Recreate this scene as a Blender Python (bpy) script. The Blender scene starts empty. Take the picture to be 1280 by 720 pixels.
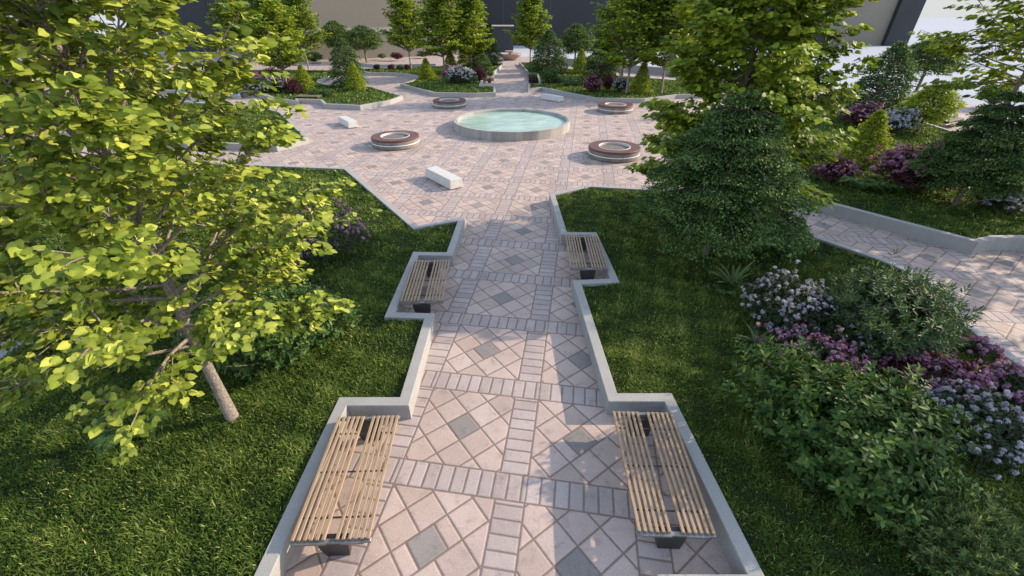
import bpy, math, random
import numpy as np
from mathutils import Vector, Matrix
R = np.random.default_rng(7)
random.seed(7)
scene = bpy.context.scene
COL = scene.collection
# ------------------------------------------------------------------ camera
F, TH, CH = 530.0, 0.569, 5.37
cth, sth = math.cos(TH), math.sin(TH)
cam_d = bpy.data.cameras.new('camera'); cam = bpy.data.objects.new('camera', cam_d); COL.objects.link(cam)
cam.location = (0, 0, CH); cam.rotation_euler = (math.pi/2-TH, 0, 0)
cam_d.sensor_width = 36; cam_d.lens = F/1280*36; cam_d.clip_end = 5000; cam_d.clip_start = .05
scene.camera = cam

def at(px, py, z=0.0):
    """photo pixel + height above ground -> place in the park (metres)"""
    v = (py-360)/F; H = CH-z
    D = (cth-v*sth)/(sth+v*cth)*H
    return ((px-640)/F*(D*cth+H*sth), D)
def depth(D, z): return D*cth+(CH-z)*sth
def z_at(D, py):
    v = (py-360)/F
    return CH-D*(sth+v*cth)/(cth-v*sth)

# ------------------------------------------------------------------ mesh helpers
class MB:
    def __init__(s): s.v=[]; s.f=[]; s.n=0
    def add(s, verts, faces):
        verts = [tuple(map(float, p)) for p in verts]
        s.v += verts; s.f += [tuple(i+s.n for i in f) for f in faces]; s.n += len(verts)
        return s
    def box(s, c, size, rz=0, top=None, bev=0.0):
        """box standing on c (centre of base); top = taper of upper face"""
        sx, sy, sz = size[0]/2, size[1]/2, size[2]
        tx, ty = (sx, sy) if top is None else (sx*top[0], sy*top[1])
        ca, sa = math.cos(rz), math.sin(rz)
        def P(x, y, z): return (c[0]+x*ca-y*sa, c[1]+x*sa+y*ca, c[2]+z)
        if bev <= 0:
            rings = [(sx, sy, 0), (tx, ty, sz)]
        else:
            rings = [(sx-bev, sy-bev, 0), (sx, sy, bev), (tx, ty, sz-bev), (tx-bev, ty-bev, sz)]
        vs = []
        for (a, b, z) in rings:
            if bev > 0:
                k = bev
                vs += [P(-a+k, -b, z), P(a-k, -b, z), P(a, -b+k, z), P(a, b-k, z), P(a-k, b, z), P(-a+k, b, z), P(-a, b-k, z), P(-a, -b+k, z)]
            else:
                vs += [P(-a, -b, z), P(a, -b, z), P(a, b, z), P(-a, b, z)]
        m = 8 if bev > 0 else 4
        fs = [tuple(reversed(range(m)))]
        for r in range(len(rings)-1):
            for i in range(m):
                j = (i+1) % m
                fs.append((r*m+i, r*m+j, (r+1)*m+j, (r+1)*m+i))
        fs.append(tuple((len(rings)-1)*m+i for i in range(m)))
        return s.add(vs, fs)
    def tube(s, pts, rad, n=8, cap=True):
        pts = [Vector(p) for p in pts]
        if not hasattr(rad, '__len__'): rad = [rad]*len(pts)
        vs = []; up = Vector((.13, .21, .97)).normalized()
        for i, p in enumerate(pts):
            d = (pts[min(i+1, len(pts)-1)]-pts[max(i-1, 0)]).normalized()
            a = d.cross(up)
            if a.length < .05: a = d.cross(Vector((1, 0, 0)))
            a.normalize(); b = d.cross(a)
            for k in range(n):
                t = 2*math.pi*k/n
                vs.append(p+(a*math.cos(t)+b*math.sin(t))*rad[i])
        fs = []
        for i in range(len(pts)-1):
            for k in range(n):
                j = (k+1) % n
                fs.append((i*n+k, i*n+j, (i+1)*n+j, (i+1)*n+k))
        if cap: fs += [tuple(range(n)), tuple((len(pts)-1)*n+k for k in reversed(range(n)))]
        return s.add(vs, fs)
    def lathe(s, prof, n=72, c=(0, 0, 0), close=False):
        """prof: list of (r, z)"""
        vs = []
        for r, z in prof:
            for k in range(n):
                t = 2*math.pi*k/n
                vs.append((c[0]+r*math.cos(t), c[1]+r*math.sin(t), c[2]+z))
        fs = []
        m = len(prof)
        for i in range(m if close else m-1):
            i2 = (i+1) % m
            for k in range(n):
                j = (k+1) % n
                fs.append((i*n+k, i*n+j, i2*n+j, i2*n+k))
        return s.add(vs, fs)
    def build(s, name, mat, parent=None, smooth=False):
        me = bpy.data.meshes.new(name); me.from_pydata(s.v, [], s.f); me.update()
        if smooth: me.polygons.foreach_set('use_smooth', [True]*len(me.polygons))
        return link(name, me, mat, parent)
def link(name, me, mat, parent=None):
    if mat and not me.materials: me.materials.append(mat)
    o = bpy.data.objects.new(name, me); COL.objects.link(o)
    if parent: o.parent = parent
    return o
def tag(o, label=None, cat=None, group=None, kind=None):
    if label: o['label'] = label
    if cat: o['category'] = cat
    if group: o['group'] = group
    if kind: o['kind'] = kind
    return o
def thing(name, loc, rz=0, label=None, cat=None, group=None):
    o = bpy.data.objects.new(name, None); COL.objects.link(o)
    o.empty_display_size = .2
    o.location = loc; o.rotation_euler = (0, 0, rz)
    return tag(o, label, cat, group)
def copy_tree(o, parent=None):
    c = o.copy(); COL.objects.link(c)
    if parent: c.parent = parent
    for ch in [x for x in COL.objects if x.parent == o]: copy_tree(ch, c)
    return c
def polys(name, verts, quads, rnd, mat, parent=None, smooth=False):
    """verts Nx3, quads Mx4 -> mesh with per-point float attribute 'rnd'"""
    me = bpy.data.meshes.new(name)
    nv, nf = len(verts), len(quads); k = quads.shape[1]
    me.vertices.add(nv); me.loops.add(nf*k); me.polygons.add(nf)
    me.vertices.foreach_set('co', np.ascontiguousarray(verts, dtype=np.float32).ravel())
    me.loops.foreach_set('vertex_index', np.ascontiguousarray(quads, dtype=np.int32).ravel())
    me.polygons.foreach_set('loop_start', np.arange(0, nf*k, k, dtype=np.int32))
    me.polygons.foreach_set('loop_total', np.full(nf, k, dtype=np.int32))
    if smooth: me.polygons.foreach_set('use_smooth', np.ones(nf, dtype=bool))
    me.update(calc_edges=True)
    a = me.attributes.new('rnd', 'FLOAT', 'POINT'); a.data.foreach_set('value', np.ascontiguousarray(rnd, dtype=np.float32))
    return link(name, me, mat, parent)
def unit(a): return a/np.maximum(np.linalg.norm(a, axis=-1, keepdims=True), 1e-9)
# leaf templates: (x across, y along, z out of the blade)
T_LEAF = (np.array([[0, 0, 0], [-.22, .33, .05], [-.18, .7, .03], [0, 1, -.06], [.18, .7, .03], [.22, .33, .05]]), np.array([[0, 3, 2, 1], [0, 5, 4, 3]]))
T_NARROW = (np.array([[0, 0, 0], [-.12, .35, .02], [-.09, .75, .0], [0, 1, -.05], [.09, .75, .0], [.12, .35, .02]]), np.array([[0, 3, 2, 1], [0, 5, 4, 3]]))
T_FAT = (np.array([[0, 0, 0], [-.45, .5, .06], [0, 1, -.08], [.45, .5, .06]]), np.array([[0, 3, 2, 1]]))
T_PINNA = (np.array([[0, 0, 0], [-.055, .4, .02], [0, 1, -.12], [.055, .4, .02]]), np.array([[0, 3, 2, 1]]))
T_SMALL = (np.array([[0, 0, 0], [-.25, .5, .06], [0, 1, 0], [.25, .5, .06]]), np.array([[0, 3, 2, 1]]))
T_HEART = (np.array([[0, 0, 0], [0, .5, -.03], [0, 1.05, -.14],
                     [-.28, -.1, .03], [-.52, .22, .02], [-.4, .62, -.02], [-.2, .76, -.06],
                     [.28, -.1, .03], [.52, .22, .02], [.4, .62, -.02], [.2, .76, -.06]]),
           np.array([[0, 1, 4, 3], [1, 6, 5, 4], [1, 2, 6, 6], [0, 7, 8, 1], [1, 8, 9, 10], [1, 10, 2, 2]]))
T_HEART = (T_HEART[0], np.array([[0, 1, 4, 3], [1, 2, 5, 4], [0, 7, 8, 1], [1, 8, 9, 2]]))
_p = [[0, 0, 0]]; _f = []
for k in range(5):
    t = 2*math.pi*k/5
    for da, r, z in ((-.42, .6, .12), (0, 1, .16), (.42, .6, .12)): _p.append([r*math.cos(t+da), r*math.sin(t+da), z])
    _f.append([0, 1+3*k, 2+3*k, 3+3*k])
T_FLOWER = (np.array(_p), np.array(_f))
def scatter(tmpl, pos, axis, nrm, size, rnd):
    tv, tf = tmpl
    axis = unit(axis); side = unit(np.cross(axis, nrm)); nn = np.cross(side, axis)
    n, k = len(pos), len(tv)
    sz = np.broadcast_to(np.asarray(size, dtype=float), (n,))[:, None, None]
    v = pos[:, None, :]+sz*(side[:, None, :]*tv[None, :, 0, None]+axis[:, None, :]*tv[None, :, 1, None]+nn[:, None, :]*tv[None, :, 2, None])
    f = tf[None]+(np.arange(n)*k)[:, None, None]
    rv = np.repeat(rnd, k)
    if k > 6: rv = np.clip(rv+np.tile(np.where(np.abs(tv[:, 0]) < .01, .10, -.07), n), 0, 1)   # paler midrib
    return v.reshape(-1, 3), f.reshape(-1, tf.shape[1]), rv

# ------------------------------------------------------------------ materials
class N:
    """tiny node-expression helper"""
    tree = None
    def __init__(s, sock): s.s = sock
    @staticmethod
    def op(o, *a, clamp=False):
        n = N.tree.nodes.new('ShaderNodeMath'); n.operation = o; n.use_clamp = clamp
        for i, x in enumerate(a):
            if isinstance(x, N): N.tree.links.new(x.s, n.inputs[i])
            else: n.inputs[i].default_value = x
        return N(n.outputs[0])
    def __add__(s, o): return N.op('ADD', s, o)
    def __radd__(s, o): return N.op('ADD', o, s)
    def __sub__(s, o): return N.op('SUBTRACT', s, o)
    def __rsub__(s, o): return N.op('SUBTRACT', o, s)
    def __mul__(s, o): return N.op('MULTIPLY', s, o)
    def __rmul__(s, o): return N.op('MULTIPLY', o, s)
    def __truediv__(s, o): return N.op('DIVIDE', s, o)
    def lt(s, o): return N.op('LESS_THAN', s, o)
    def gt(s, o): return N.op('GREATER_THAN', s, o)
    def mn(s, o): return N.op('MINIMUM', s, o)
    def mx(s, o): return N.op('MAXIMUM', s, o)
    def abs(s): return N.op('ABSOLUTE', s)
    def fract(s): return N.op('FRACT', s)
    def floor(s): return N.op('FLOOR', s)
def new_mat(name):
    m = bpy.data.materials.new(name); m.use_nodes = True
    nt = m.node_tree; b = nt.nodes['Principled BSDF']; N.tree = nt
    return m, nt, b
def noise(nt, scale, detail=4, rough=.55, vec=None, dim='3D'):
    n = nt.nodes.new('ShaderNodeTexNoise'); n.inputs['Scale'].default_value = scale
    n.inputs['Detail'].default_value = detail; n.inputs['Roughness'].default_value = rough
    if vec is None:
        tc = nt.nodes.new('ShaderNodeTexCoord'); vec = tc.outputs['Object']
    nt.links.new(vec, n.inputs['Vector']); return n.outputs['Fac']
def ramp(nt, fac, stops):
    r = nt.nodes.new('ShaderNodeValToRGB'); e = r.color_ramp.elements
    while len(e) < len(stops): e.new(.5)
    for x, (p, c) in zip(e, stops): x.position = p; x.color = (*c, 1)
    nt.links.new(fac, r.inputs[0]); return r.outputs[0]
def mix(nt, fac, a, b, mode='MIX'):
    n = nt.nodes.new('ShaderNodeMix'); n.data_type = 'RGBA'; n.blend_type = mode
    for i, x in ((0, fac), (6, a), (7, b)):
        if isinstance(x, N): x = x.s
        if hasattr(x, 'node'): nt.links.new(x, n.inputs[i])
        elif i == 0: n.inputs[0].default_value = x
        else: n.inputs[i].default_value = (*x, 1)
    return n.outputs[2]
def bump(nt, h, b, strength=.3, dist=.01):
    n = nt.nodes.new('ShaderNodeBump'); n.inputs['Strength'].default_value = strength; n.inputs['Distance'].default_value = dist
    if isinstance(h, N): h = h.s
    nt.links.new(h, n.inputs['Height']); nt.links.new(n.outputs[0], b.inputs['Normal'])
def solid(name, c1, c2, scale=8, rough=.7, bs=.2, bd=.005, bscale=60, metal=0, fine=None):
    m, nt, b = new_mat(name)
    col = ramp(nt, noise(nt, scale, 6), [(.3, c1), (.7, c2)])
    if fine:
        col = mix(nt, ramp(nt, noise(nt, fine, 2), [(.4, (0, 0, 0)), (.62, (1, 1, 1))]), col, tuple(x*.75 for x in c1))
    nt.links.new(col, b.inputs['Base Color']); b.inputs['Roughness'].default_value = rough; b.inputs['Metallic'].default_value = metal
    if bs: bump(nt, noise(nt, bscale, 4), b, bs, bd)
    return m
def leaf_mat(name, c0, c1, c2=None, transl=.35, rough=.55, spec=.22):
    m, nt, b = new_mat(name)
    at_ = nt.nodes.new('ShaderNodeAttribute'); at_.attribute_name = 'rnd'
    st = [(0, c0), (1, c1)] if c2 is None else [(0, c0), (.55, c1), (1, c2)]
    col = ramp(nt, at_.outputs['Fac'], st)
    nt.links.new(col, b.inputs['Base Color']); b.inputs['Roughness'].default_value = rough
    b.inputs['Specular IOR Level'].default_value = spec
    tr = nt.nodes.new('ShaderNodeBsdfTranslucent')
    tc = mix(nt, 1.0, col, (1.0, 1.0, .45), 'MULTIPLY'); nt.links.new(tc, tr.inputs[0])
    ms = nt.nodes.new('ShaderNodeMixShader'); ms.inputs[0].default_value = transl
    nt.links.new(b.outputs[0], ms.inputs[1]); nt.links.new(tr.outputs[0], ms.inputs[2])
    nt.links.new(ms.outputs[0], nt.nodes['Material Output'].inputs[0])
    return m

CELL, PHI, X0, Y0 = 1.8, -0.152, -1.618, 3.432
def paving_mat():
    m, nt, b = new_mat('paving')
    tc = nt.nodes.new('ShaderNodeTexCoord'); sp = nt.nodes.new('ShaderNodeSeparateXYZ'); nt.links.new(tc.outputs['Object'], sp.inputs[0])
    X, Y = N(sp.outputs[0]), N(sp.outputs[1])
    c, s = math.cos(PHI)/CELL, math.sin(PHI)/CELL
    dx, dy = X-X0, Y-Y0
    u = dx*c+dy*s; v = dy*c-dx*s
    A, B, S, W = .7825, .2175, .107, .0070
    fu, fv, iu, iv = u.fract(), v.fract(), u.floor(), v.floor()
    row = fv.lt(B); colm = N.op('MULTIPLY', fu.gt(A), 1-row)
    pan = 1-row-colm
    def jd(x, w):                       # distance to nearest joint of spacing w
        g = (x/w).fract(); return g.mn(1-g)*w
    edge_row = fv.mn((fv-B).abs()).mn(1-fv)
    edge_col = fu.mn((fu-A).abs()).mn(1-fu)
    d_row = jd(fu, S); d_col = jd(fv-B, S)
    pu, pv = fu-A/2, fv-(1+B)/2
    p, q = (pu+pv)*.70711, (pu-pv)*.70711
    TS = .212
    par = N.op('FLOORED_MODULO', iu+iv, 2.0)
    pt, qt = p/TS+.5+par*.5, q/TS+.5
    dp = jd(p+TS*.5+par*(TS*.5), TS); dq = jd(q+TS*.5, TS)
    dia_r = p.abs().mx(q.abs()); dia = dia_r.lt(TS*.5)
    dia_e = (dia_r-TS*.5).abs()
    d_pan = dp.mn(dq)+dia*1.0
    d_pan = d_pan.mn(dia_e)
    wob = N(noise(nt, 9, 3))*.006-.003
    d = (edge_row.mn(edge_col+row*1.0)).mn(row*d_row+(1-row)*(colm*d_col+pan*d_pan))+wob
    joint = N.op('SUBTRACT', 1.0, N.op('MULTIPLY', (d-W*.55), 1/(W*.9), clamp=True))
    ht = N.op('MULTIPLY', d, 1/(W*2.2), clamp=True)
    # tile id -> variation
    cx = nt.nodes.new('ShaderNodeCombineXYZ')
    ida = iu*13.0+row*(fu/S).floor()+pan*pt.floor()+pan*dia*.37
    idb = iv*17.0+colm*((fv-B)/S).floor()+pan*qt.floor()+colm*7.3
    nt.links.new(ida.s, cx.inputs[0]); nt.links.new(idb.s, cx.inputs[1])
    wn = nt.nodes.new('ShaderNodeTexWhiteNoise'); wn.noise_dimensions = '2D'; nt.links.new(cx.outputs[0], wn.inputs['Vector'])
    rnd = wn.outputs['Value']
    c_pan = ramp(nt, rnd, [(0, (.43, .345, .305)), (.5, (.49, .395, .355)), (1, (.53, .44, .40))])
    c_bnd = ramp(nt, rnd, [(0, (.39, .335, .32)), (1, (.47, .41, .395))])
    c_dia = ramp(nt, rnd, [(0, (.24, .225, .215)), (1, (.29, .265, .255))])
    col = mix(nt, pan, c_bnd, c_pan); col = mix(nt, pan*dia, col, c_dia)
    big = ramp(nt, noise(nt, .9, 5), [(.3, (.84, .83, .85)), (.7, (1.12, 1.10, 1.08))])
    col = mix(nt, 1.0, col, big, 'MULTIPLY')
    spk = ramp(nt, noise(nt, 160, 2), [(.35, (.66, .65, .66)), (.65, (1.14, 1.13, 1.12))])
    col = mix(nt, .8, col, spk, 'MULTIPLY')
    stain = ramp(nt, noise(nt, 5, 8, .7), [(.30, (.62, .58, .56)), (.46, (1, 1, 1))])
    col = mix(nt, .7, col, stain, 'MULTIPLY')
    col = mix(nt, joint*.85, col, (.17, .12, .10))
    nt.links.new(col, b.inputs['Base Color']); b.inputs['Roughness'].default_value = .75
    b.inputs['Specular IOR Level'].default_value = .3
    bump(nt, ht+N(noise(nt, 120, 3))*.12, b, .55, .012)
    return m
M = {}
M['paving'] = paving_mat()
M['wall'] = solid('pale_granite', (.34, .335, .325), (.42, .41, .40), 3, .75, .25, .003, 150, fine=110)
M['pool'] = None
M['marble'] = solid('white_stone', (.50, .49, .465), (.60, .585, .56), 5, .5, .05, .002, 80)
M['dark'] = solid('dark_steel', (.035, .03, .03), (.055, .05, .048), 9, .45, .1, .002, 90)
M['channel'] = solid('grey_channel', (.20, .20, .20), (.28, .28, .28), 12, .4, .05, .002, 90, metal=.6)
M['bark'] = solid('bark', (.20, .165, .135), (.46, .40, .34), 26, .9, 1.0, .02, 60, fine=80)
M['bark_dark'] = solid('bark_dark', (.10, .08, .06), (.2, .165, .13), 12, .85, .7, .015, 30)
M['stem'] = solid('stem', (.09, .07, .045), (.16, .13, .09), 12, .8, .3, .01, 30)
M['soil'] = solid('turf_base', (.016, .024, .008), (.03, .04, .012), 3, .95, .6, .03, 25)
M['ground'] = solid('pale_ground', (.40, .425, .475), (.44, .46, .505), .02, 1.0, 0)
M['ground'].node_tree.nodes['Principled BSDF'].inputs['Specular IOR Level'].default_value = 0
M['beige'] = solid('beige_render', (.215, .188, .150), (.235, .206, .168), .15, .8, .1, .01, 20)
M['fascia'] = solid('pale_fascia', (.36, .33, .30), (.40, .37, .34), .3, .7, .05, .01, 20)
M['slate'] = solid('slate_cladding', (.020, .021, .026), (.026, .027, .033), .2, .6, .05, .01, 20)
M['slate2'] = solid('slate_joint', (.04, .041, .048), (.05, .051, .06), .2, .6, 0)
M['bronze'] = solid('bronze_bowl', (.30, .22, .17), (.42, .33, .27), 6, .4, .1, .004, 40)
M['led'] = solid('white_strip', (.85, .85, .84), (.9, .9, .89), 9, .5, 0)
M['cushion'] = solid('dark_pad', (.06, .06, .06), (.085, .085, .085), 20, .8, .2, .003, 90)

def wood_mat(name, c1, c2, radial=False):
    m, nt, b = new_mat(name)
    tc = nt.nodes.new('ShaderNodeTexCoord'); mp = nt.nodes.new('ShaderNodeMapping'); mp.inputs['Scale'].default_value = (14, 1.2, 14) if not radial else (3, 3, 12)
    nt.links.new(tc.outputs['Object'], mp.inputs[0])
    f = noise(nt, 3, 6, .6, mp.outputs[0])
    col = ramp(nt, f, [(.3, c1), (.7, c2)])
    if radial:
        sp = nt.nodes.new('ShaderNodeSeparateXYZ'); nt.links.new(tc.outputs['Object'], sp.inputs[0])
        an = N.op('ARCTAN2', N(sp.outputs[1]), N(sp.outputs[0]))*(36/2/math.pi)
        g = an.fract(); j = N.op('LESS_THAN', g.mn(1-g), .05)
        col = mix(nt, j*.7, col, tuple(x*.25 for x in c1))
    nt.links.new(col, b.inputs['Base Color']); b.inputs['Roughness'].default_value = .55
    bump(nt, f, b, .2, .003); return m
M['slat'] = wood_mat('pale_timber', (.22, .15, .09), (.40, .28, .175))
M['redwood'] = wood_mat('red_timber', (.085, .034, .028), (.15, .06, .05), True)
def weathered(name, c1, c2):
    m, nt, b = new_mat(name)
    tc = nt.nodes.new('ShaderNodeTexCoord'); mp = nt.nodes.new('ShaderNodeMapping'); mp.inputs['Scale'].default_value = (1, 1, .12)
    nt.links.new(tc.outputs['Object'], mp.inputs[0])
    col = ramp(nt, noise(nt, 2.4, 5, .65, mp.outputs[0]), [(.3, c1), (.62, c2)])
    col = mix(nt, .6, col, ramp(nt, noise(nt, 30, 4), [(.3, (.8, .8, .8)), (.7, (1.1, 1.1, 1.1))]), 'MULTIPLY')
    nt.links.new(col, b.inputs['Base Color']); b.inputs['Roughness'].default_value = .8
    bump(nt, noise(nt, 70, 4), b, .3, .004); return m
M['pool'] = weathered('weathered_concrete', (.24, .225, .205), (.40, .38, .35))
M['drum'] = weathered('board_concrete', (.15, .135, .12), (.25, .225, .20))
M['gravel'] = solid('brown_gravel', (.11, .09, .08), (.18, .155, .14), 12, .9, .6, .02, 40)
def water_mat():
    m, nt, b = new_mat('pool_water')
    tc = nt.nodes.new('ShaderNodeTexCoord'); mp = nt.nodes.new('ShaderNodeMapping'); mp.inputs['Scale'].default_value = (.7, 1.6, 1)
    nt.links.new(tc.outputs['Object'], mp.inputs[0])
    f = noise(nt, 1.3, 5, .6, mp.outputs[0])
    col = ramp(nt, f, [(.3, (.23, .36, .30)), (.5, (.32, .45, .385)), (.72, (.46, .57, .51))])  # uneven paler patches painted into the water colour in place of caustic light
    nt.links.new(col, b.inputs['Base Color']); b.inputs['Roughness'].default_value = .12; b.inputs['IOR'].default_value = 1.33
    bump(nt, noise(nt, 3.2, 4, .55, mp.outputs[0]), b, .35, .06); return m
M['water'] = water_mat()
# foliage
M['lime'] = leaf_mat('lime_leaf', (.050, .095, .014), (.25, .32, .040), (.60, .63, .12), .30)
M['lime2'] = leaf_mat('green_leaf', (.05, .10, .010), (.23, .32, .026), (.52, .56, .055), .32)
M['mid'] = leaf_mat('mid_leaf', (.05, .10, .010), (.20, .29, .024), (.46, .50, .045), .32)
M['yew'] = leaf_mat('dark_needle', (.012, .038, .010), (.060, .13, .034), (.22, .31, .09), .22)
M['cone'] = leaf_mat('gold_needle', (.13, .20, .012), (.28, .36, .026), (.45, .50, .045), .32)
M['lush'] = leaf_mat('shrub_leaf', (.024, .060, .015), (.070, .14, .032), (.22, .30, .07), .28, .58, .25)
M['sage'] = leaf_mat('sage_leaf', (.05, .10, .035), (.13, .20, .07), (.27, .34, .12), .28)
M['juniper'] = leaf_mat('juniper_needle', (.04, .085, .032), (.13, .20, .06), (.38, .42, .16), .28)
M['pine'] = leaf_mat('pine_needle', (.018, .045, .020), (.06, .11, .04), (.22, .28, .10), .22)
M['bronzeleaf'] = leaf_mat('wine_leaf', (.035, .012, .018), (.08, .026, .035), (.15, .05, .06), .25)
M['deep'] = leaf_mat('deep_leaf', (.015, .03, .014), (.035, .055, .022), (.07, .09, .03), .2)
M['white_fl'] = leaf_mat('pale_petal', (.24, .24, .34), (.46, .46, .58), (.76, .75, .80), .3, .6, .2)
M['pink_fl'] = leaf_mat('magenta_petal', (.22, .07, .19), (.42, .18, .36), (.72, .50, .64), .3, .6, .2)
M['lilac_fl'] = leaf_mat('lilac_petal', (.24, .10, .22), (.44, .24, .40), (.68, .48, .60), .3, .6, .2)
M['mauve_fl'] = leaf_mat('mauve_petal', (.20, .06, .15), (.38, .16, .28), (.60, .36, .46), .3, .6, .2)
M['strap'] = leaf_mat('strap_leaf', (.06, .12, .04), (.17, .24, .10), (.40, .44, .26), .2)
M['agave'] = leaf_mat('agave_leaf', (.08, .13, .14), (.15, .21, .23), (.28, .35, .36), .1)
M['fern'] = leaf_mat('fern_leaf', (.035, .09, .02), (.08, .16, .035), (.15, .25, .06), .3)
M['grass'] = leaf_mat('grass_blade', (.028, .068, .010), (.115, .185, .030), (.38, .41, .12), .33, .6, .2)

# ------------------------------------------------------------------ setting
def sheet(name, pts, z, mat):
    me = bpy.data.meshes.new(name)
    import bmesh
    bm = bmesh.new(); vs = [bm.verts.new((x, y, z)) for x, y in pts]; f = bm.faces.new(vs)
    bmesh.ops.triangulate(bm, faces=[f]); bm.normal_update()
    for f in bm.faces:
        if f.normal.z < 0: f.normal_flip()
    bm.to_mesh(me); bm.free()
    return link(name, me, mat)
g = sheet('ground', [(-3000, -400), (3000, -400), (3000, 4000), (-3000, 4000)], 0, M['ground']); tag(g, kind='structure')
pv = sheet('plaza_paving', [(-40, -8), (40, -8), (60, 26), at(1215, 131), at(1010, 107), at(860, 92.5), at(772, 86.5), at(715, 77.5), at(662, 71.5), (-6, 84), (-60, 84), (-70, 30)], .004, M['paving']); tag(pv, kind='structure')

def offset_poly(pts, d):
    """offset a polygon inwards by d"""
    n = len(pts); area = sum(pts[i][0]*pts[(i+1) % n][1]-pts[(i+1) % n][0]*pts[i][1] for i in range(n))
    sgn = 1 if area > 0 else -1; out = []
    for i in range(n):
        p0, p1, p2 = Vector(pts[i-1]), Vector(pts[i]), Vector(pts[(i+1) % n])
        a = (p1-p0).normalized(); b = (p2-p1).normalized()
        na = Vector((-a.y, a.x))*sgn; nb = Vector((-b.y, b.x))*sgn
        m = (na+nb); k = m.length
        m = m/k if k > 1e-6 else na
        out.append(tuple(p1+m*min(d/max(m.dot(na), .35), d*2.2)))
    return out
LAWNS = []
def planter(outer, label, h=.31, t=.18):
    inner = offset_poly(outer, t); n = len(outer); e = .008
    o2 = offset_poly(outer, e); i2 = offset_poly(outer, t-e)
    rings = [(outer, 0), (outer, h-e), (o2, h), (i2, h), (inner, h-e), (inner, .02)]
    vs = []; fs = []
    for ring, z in rings: vs += [(x, y, z) for x, y in ring]
    for r in range(len(rings)-1):
        for i in range(n):
            j = (i+1) % n
            fs.append((r*n+i, r*n+j, (r+1)*n+j, (r+1)*n+i))
    w = MB().add(vs, fs).build('planter_wall', M['wall']); tag(w, label, 'planter wall', 'planter walls around the lawns')
    l = sheet('lawn', offset_poly(outer, t*.5), h-.09, M['soil']); tag(l, kind='structure')
    LAWNS.append(inner)
WZ = .31
def P(l): return [at(x, y, WZ) for x, y in l]
# near left and near right beds carry recesses for the benches (points run along the path edge of the wall top)
y1t, y1b = at(470, 507, WZ)[1], 2.12
xl_in = -2.555
NL = [(-1.62, -1.5), (-1.60, y1b)] + [(-2.60, y1b), (xl_in, y1t)] + P([(511, 507), (543.3, 391.4), (493.9, 390), (523.3, 318.8), (565.6, 319.5), (581.4, 271.0), (521.3, 281.7), (434.9, 209.5), (350.6, 206.3), (150, 198), (0, 192)]) + [(-20, 14.0)] + P([(-150, 330), (-30, 395), (12, 432)]) + [(-9.2, 4.5), (-9.5, -1.5)]
NR = [(1.56, -1.5), (1.56, 2.19)] + [(2.535, 2.19)] + P([(830.5, 501.8), (760.6, 501.8), (715.6, 350.0), (762.8, 348.0), (739.2, 293.6), (701.7, 293.2), (686.8, 242.0), (735.8, 231.1), (825, 236), (905, 239), (1011.7, 291), (1103, 322), (1170, 349.5), (1187, 377), (1212, 402), (1240, 424), (1280, 452), (1420, 530)]) + [(9.6, 2.5), (10.5, -1.5)]
FR = P([(1221.7, 306), (1120, 279), (1026.7, 254), (930, 226), (866, 203), (838, 170), (850, 146), (905, 132), (1010, 131)]) + P([(1110, 140), (1190, 165), (1330, 190)]) + [(30, 16), (26, 9.0)] + P([(1400, 318), (1280, 300), (1245, 300.5)])
FL = P([(385, 171), (345, 181.5), (200, 176), (60, 164), (-80, 158)]) + [(-38, 20)] + P([(-60, 112), (120, 118), (250, 128), (322, 132), (352, 139.5)])
BR = P([(660, 110.8), (677, 109.2), (744.4, 122.3), (806, 123.3), (846, 118.2), (905, 117), (970, 121)]) + P([(1010, 116), (960, 104), (860, 101), (770, 94), (714, 86), (672, 78)]) + P([(648.8, 77.5), (660, 91), (671, 91), (674, 104), (660, 104)])
BC = P([(619.7, 115.3), (594.4, 116.6), (542.8, 115.6), (520, 110.0), (500, 104.6), (512, 101.4), (524, 97.0), (519, 93.8), (505, 91.5), (480, 90.6), (462, 90.8)]) + P([(440, 86), (500, 84.5), (600, 80), (630, 78.6), (618, 90), (617.5, 97), (604, 97), (601, 107), (619.2, 107)])
BL = P([(503.4, 119.4), (487.5, 125.3), (450, 131.8), (405, 129.6), (400, 124.6), (372, 123.6), (374, 126.6), (340, 122.0), (330, 116.8), (300, 116), (300, 119)]) + P([(200, 112), (60, 104), (40, 90), (250, 88), (352, 87)]) + P([(430, 88), (445, 91), (412, 95.2), (399, 99.6), (398, 102.5), (412, 106), (440, 107.8), (462, 107.6)])
planter(NL, 'pale granite kerb wall of the near left lawn, stepping round two slatted benches')
planter(NR, 'pale granite kerb wall of the near right lawn, stepping round two slatted benches')
planter(FR, 'grey granite wall of the right bed across the side path', h=.38)
planter(FL, 'pale wall with a sharp corner half hidden behind the big lime tree')
planter(BR, 'wall of the far right bed behind the pool with purple globe shrubs')
planter(BC, 'wall of the far middle bed left of the far walkway')
planter(BL, 'wall of the far left bed with two dark bench recesses')

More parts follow.
